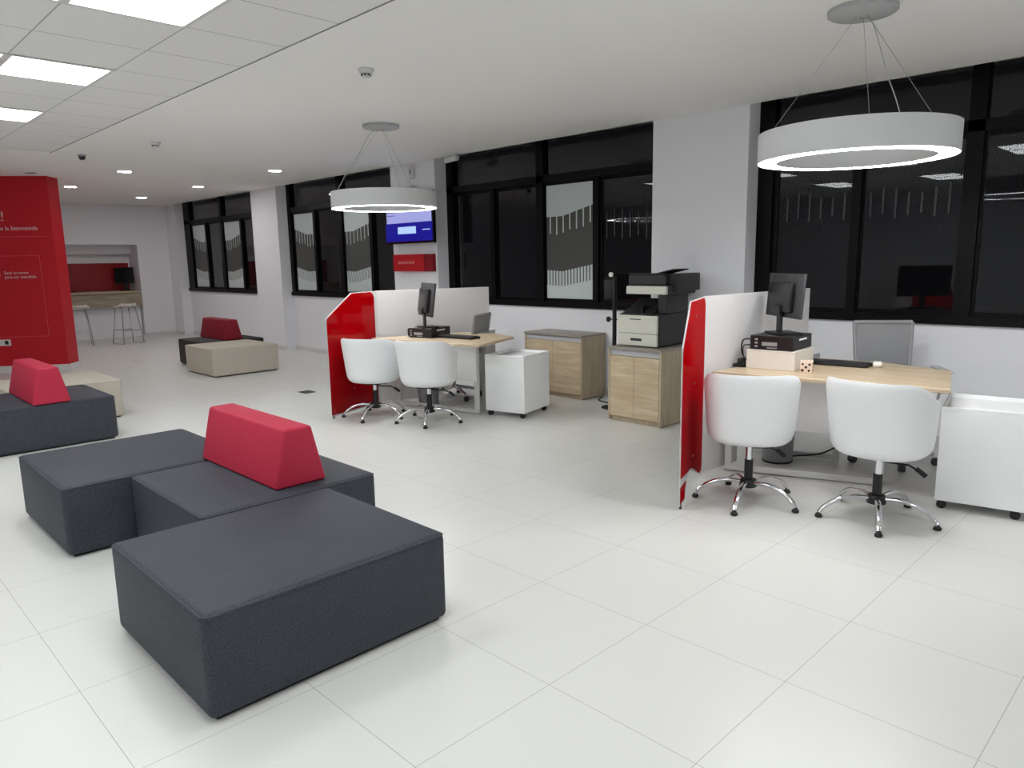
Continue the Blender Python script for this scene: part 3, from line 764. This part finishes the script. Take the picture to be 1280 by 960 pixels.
# ------------------------------------------------------------------ operator chairs
def operator_chair(x, y, face, label, top=1.0):
    t = thing('office_chair', label, 'office chair', (x, y, 0), R(face-90), 'grey mesh office chairs')
    m = Matrix.Translation((0, -.22, 0)) @ Matrix.Rotation(R(9), 4, 'X')
    b = BM(); P = [(-.18, 0, .52), (-.205, 0, top), (.205, 0, top), (.18, 0, .52)]
    for a, c in zip(P, P[1:]+P[:1]): tube(b, [m @ Vector(a), m @ Vector(c)], .016, 8)
    obj('back_frame', b, 'grey', t, True)
    b = BM(); prism(b, [(-.18, .52), (.18, .52), (.20, top), (-.20, top)], -.004, .004, 0, 1, m @ Matrix.Rotation(PI/2, 4, 'X')); obj('back_mesh', b, 'mesh', t)
    b = BM(); box(b, -.17, .17, -.035, -.005, .66, .76, .01, 2, m); obj('lumbar_pad', b, 'grey', t, True)
    b = BM(); box(b, -.215, .215, -.20, .22, .44, .50, .025, 4); obj('seat', b, 'grey', t, True)
    b = BM(); tube(b, curve_pts([(0, -.05, .42), (0, -.22, .42), (0, -.27, .50), (0, -.25, .66)], 6), .02, 10); obj('back_support', b, 'chrome', t, True)
    for s in (-1, 1):
        b = BM(); tube(b, curve_pts([(s*.20, .0, .43), (s*.29, .0, .46), (s*.30, .04, .66), (s*.30, .16, .67), (s*.30, -.14, .67)], 6), .011, 8); a = obj('armrest', b, 'chrome', t, True)
        b = BM(); box(b, s*.30-.03, s*.30+.03, -.15, .17, .675, .692, .008, 2); obj('arm_pad', b, 'clear_arm', a)
    b = BM(); cyl(b, (0, 0), .022, .12, .44); obj('gas_lift', b, 'steel', t, True)
    for k in range(5):
        a = 2*PI*k/5+.3; ca, sa = math.cos(a), math.sin(a)
        b = BM(); tube(b, [(.02*ca, .02*sa, .13), (.16*ca, .16*sa, .105), (.28*ca, .28*sa, .078)], [.022, .018, .014], 10); l = obj('base_leg', b, 'chrome', t, True)
        b = BM(); cyl(b, (0, 0), .027, -.02, .02, 18, Matrix.Translation((.29*ca, .29*sa, .027)) @ Matrix.Rotation(a, 4, 'Z') @ Matrix.Rotation(PI/2, 4, 'X')); obj('caster', b, 'dgrey', l, True)
    return t
operator_chair(-1.755, 5.62, 304, 'grey mesh-back office chair behind the near desk')
operator_chair(-6.17, 5.17, 203, 'grey mesh-back office chair behind the far desk, side on', .94)

# ------------------------------------------------------------------ waste bins, floor boxes, cords
def bin_(x, y, label):
    t = thing('waste_bin', label, 'bin', (x, y, 0), 0, 'grey waste bins under the desks')
    b = BM(); lathe(b, [(.105, .012), (.118, .30), (.122, .305), (.112, .302), (.10, .02), (0, .02)], 36, cap=False); obj('bucket', b, 'grey', t, True)
    b = BM(); lathe(b, [(.108, 0), (.11, .014), (0, .014)], 36); obj('base_ring', b, 'black', t, True)
bin_(-2.36, 5.08, 'grey waste bin under the near desk')
bin_(-6.06, 4.72, 'grey waste bin under the far desk')
def fbox(x, y, m, label, w=.11):
    t = thing('floor_box', label, 'floor outlet', (x, y, 0), 0)
    b = BM(); box(b, -w, w, -w*.8, w*.8, 0, .004, .001, 1); obj('frame', b, m, t)
    b = BM(); box(b, -w+.015, w-.015, -w*.8+.015, w*.8-.015, .004, .006); obj('lid', b, m, t)
fbox(-7.79, 4.25, 'dgrey', 'dark floor outlet in the tiles left of the far red divider', .09)
fbox(-12.71, 3.94, 'base', 'pale floor outlet in front of the bar stools', .10)
b = BM(); tube(b, curve_pts([(-4.90, 6.22, .006), (-4.82, 6.05, .006), (-4.66, 6.00, .006), (-4.45, 5.99, .006)], 8), .009, 8)
tag(obj('power_strip_cable', b, 'dgrey', None, True), 'dark cable lying on the floor between the two oak cabinets', 'cable')
b = BM(); tube(b, curve_pts([(-2.30, 5.20, .02), (-2.02, 5.12, .12), (-1.85, 5.16, .30), (-1.75, 5.25, .60), (-1.75, 5.25, .70)], 8), .006, 8)
tag(obj('desk_cable', b, 'black', None, True), 'black cable sloping up under the near desk', 'cable')

# ------------------------------------------------------------------ wall screen, sign, cameras on the pillar
t = thing('wall_screen', 'wall television showing a blue and lilac page on the pillar', 'television', (-8.04, 6.04, 0))
b = BM(); box(b, -.535, .51, 0, .05, 1.745, 2.41, .006); obj('housing', b, 'blackgloss', t)
b = BM(); box(b, -.50, .485, -.002, .001, 2.02, 2.36); sc_ = obj('display_top', b, 'pale_screen', t)
b = BM(); box(b, -.525, .495, -.002, .001, 1.775, 2.02); obj('display_band', b, 'blue_screen', t)
b = BM(); box(b, -.25, .15, -.004, -.001, 1.875, 1.968, .003); obj('display_badge', b, 'lite_screen', t)
b = BM(); box(b, .29, .45, -.004, -.001, 1.915, 1.925); obj('display_mark', b, 'lite_screen', t)
b = BM()
for k in range(5): box(b, -.48, -.30+.02*(k % 2), -.004, -.001, 2.12+k*.045, 2.128+k*.045)
obj('display_text', b, 'blue_screen', t)
b = BM(); box(b, -.2, .2, .05, .11, 1.9, 2.2); obj('wall_bracket', b, 'black', t)
t = thing('sign_box', 'small red sign box with a pale caption under the wall screen', 'sign', (-8.06, 6.08, 0))
b = BM(); box(b, -.43, .25, 0, .07, 1.375, 1.603, .003, 1); obj('sign_face', b, 'red_sign', t)
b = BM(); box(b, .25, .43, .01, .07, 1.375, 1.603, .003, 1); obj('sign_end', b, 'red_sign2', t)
text('sign_caption', 'autoservicio', .075, 'signink', t, (-.31, -.003, 1.475), (1, 0, 0), ext=.001)
t = thing('motion_sensor', 'white motion sensor at the top of the pillar over the screen', 'sensor', (-8.05, 6.15, 2.68))
b = BM(); box(b, -.045, .045, -.045, -.0, -.09, .07, .015, 3); obj('housing', b, 'white_metal', t, True)
b = BM(); box(b, -.03, .02, -.05, -.04, -.03, .03, .006, 2); obj('lens', b, 'grey', t, True)
t = thing('wall_camera', 'small wall camera with black lens just above the wall screen', 'camera', (-8.0, 6.15, 2.475))
b = BM(); box(b, -.03, .03, -.04, 0, -.03, .03, .006); obj('bracket', b, 'white_metal', t, True)
b = BM(); tube(b, [(0, -.03, 0), (-.03, -.13, -.03)], .035, 16); obj('body', b, 'chrome', t, True)
b = BM(); tube(b, [(-.03, -.13, -.03), (-.033, -.14, -.033)], .033, 16); obj('lens', b, 'black', t, True)
t = thing('bullet_camera', 'white bullet camera under the ceiling at the top of the third window', 'camera', (-7.12, 6.06, ZC))
b = BM(); lathe(b, [(.05, 0), (.05, -.015), (.02, -.02)], 20); obj('mount', b, 'white_metal', t, True)
b = BM(); tube(b, [(.09, .0, -.045), (-.10, -.03, -.065)], .036, 16); obj('body', b, 'white_metal', t, True)
b = BM(); tube(b, [(-.10, -.03, -.065), (-.106, -.031, -.0656)], .028, 16); obj('lens', b, 'black', t, True)

# ------------------------------------------------------------------ niche: counter, splashback, screen, stools
t = thing('bar_counter', 'wood-fronted counter running along the niche in the back wall', 'counter', (XB, 4.0, 0))
b = BM(); box(b, -.40, .06, -1.58, 1.48, .955, .99, .003, 1); obj('worktop', b, 'oak_top', t)
b = BM(); box(b, -.02, .02, -1.58, 1.48, .66, .955, .002, 1)
obj('front_panel', b, 'oak_counter', t)
b = BM(); box(b, -.30, -.12, -1.58, 1.48, .0, .955); obj('base', b, 'wall', t)
t = thing('splashback', 'red panel along the back of the niche over the counter', 'wall panel', (XB-.58, 4.0, 0))
b = BM(); box(b, -.015, .015, -1.58, 1.46, 1.0, 1.585, .002, 1); obj('red_board', b, 'red_panel', t)
b = BM(); box(b, .015, .022, .18, .34, 1.0, 1.585); obj('dark_strip', b, 'red_sign2', t)
t = thing('small_screen', 'small black screen at the right end of the niche counter', 'monitor', (XB-.33, 5.31, .99), R(0))
b = BM(); box(b, -.03, .03, -.22, .16, .16, .50, .006); obj('screen_housing', b, 'blackgloss', t)
b = BM(); box(b, -.10, .10, -.12, .10, 0, .012, .003); box(b, -.015, .015, -.03, .03, .01, .2); obj('stand', b, 'black', t)
def stool(x, y, rz, label):
    t = thing('bar_stool', label, 'bar stool', (x, y, 0), rz, 'bar stools at the niche counter')
    n = 10; b = BM(); vs = []
    for i in range(n+1):
        for j in range(n+1):
            u, v = i/n*2-1, j/n*2-1
            xx = u*math.sqrt(1-v*v/2)*.20; yy = v*math.sqrt(1-u*u/2)*.20
            vs.append((xx, yy, .742+.05*max(0, -v)**2+.012*u*u))
    def grid(dz): return [b.verts.new((p[0], p[1], p[2]+dz)) for p in vs]
    g1, g0 = grid(0), grid(-.03)
    def q(g, i, j): return g[i*(n+1)+j]
    for i in range(n):
        for j in range(n):
            b.faces.new((q(g1, i, j), q(g1, i+1, j), q(g1, i+1, j+1), q(g1, i, j+1))); b.faces.new((q(g0, i, j), q(g0, i, j+1), q(g0, i+1, j+1), q(g0, i+1, j)))
    for k in range(n):
        for (a, c) in (((k, 0), (k+1, 0)), ((k+1, n), (k, n)), ((0, k+1), (0, k)), ((n, k), (n, k+1))):
            b.faces.new((q(g0, *a), q(g0, *c), q(g1, *c), q(g1, *a)))
    bmesh.ops.recalc_face_normals(b, faces=b.faces)
    obj('seat', b, 'cream', t, True, 60)
    for s in (-1, 1):
        b = BM(); tube(b, [(s*.13, -.13, .715), (s*.20, -.21, .012), (s*.20, .21, .012), (s*.13, .13, .715), (s*.13, -.13, .715)], .010, 8); obj('sled_frame', b, 'steel', t, True, 60)
    b = BM()
    for yy in (-1, 1): tube(b, [(-.177, yy*.18, .27), (.177, yy*.18, .27)], .008, 8)
    obj('footrest', b, 'steel', t, True)
    return t
stool(-15.62, 4.72, R(100), 'white bar stool with steel sled frame, right of the two')
stool(-15.90, 3.95, R(80), 'white bar stool partly hidden by the red partition')

# ------------------------------------------------------------------ world, camera, render look
w = bpy.data.worlds.new('night'); scene.world = w; w.use_nodes = True
w.node_tree.nodes['Background'].inputs[0].default_value = (0.010, 0.010, 0.012, 1)
w.node_tree.nodes['Background'].inputs[1].default_value = 0.12

f, yaw, pitch, roll = 910.8257, 0.792948, 0.169467, -0.0182693
cy, sy = math.cos(yaw), math.sin(yaw)
fw = Vector((-sy*math.cos(pitch), cy*math.cos(pitch), -math.sin(pitch)))
r0 = Vector((cy, sy, 0)); u0 = r0.cross(fw)
r_ = math.cos(roll)*r0+math.sin(roll)*u0; u_ = -math.sin(roll)*r0+math.cos(roll)*u0
cam = bpy.data.cameras.new('camera'); co = bpy.data.objects.new('camera', cam); col.objects.link(co)
mt = Matrix((r_, u_, -fw)).transposed().to_4x4(); mt.translation = Vector((0, 0, 1.512))
co.matrix_world = mt
cam.sensor_width = 36; cam.sensor_fit = 'HORIZONTAL'; cam.lens = f/1280*36; cam.clip_start = .02; cam.clip_end = 200
scene.camera = co
scene.view_settings.view_transform = 'Standard'; scene.view_settings.look = 'None'
scene.view_settings.gamma = 1; scene.view_settings.use_curve_mapping = False
scene.view_settings.exposure = 1.07
scene.cycles.max_bounces = 8; scene.cycles.diffuse_bounces = 5; scene.cycles.glossy_bounces = 4
scene.cycles.transmission_bounces = 6; scene.cycles.transparent_max_bounces = 8
scene.cycles.caustics_reflective = False; scene.cycles.caustics_refractive = False
scene.cycles.sample_clamp_indirect = 4
scene.cycles.use_denoising = True
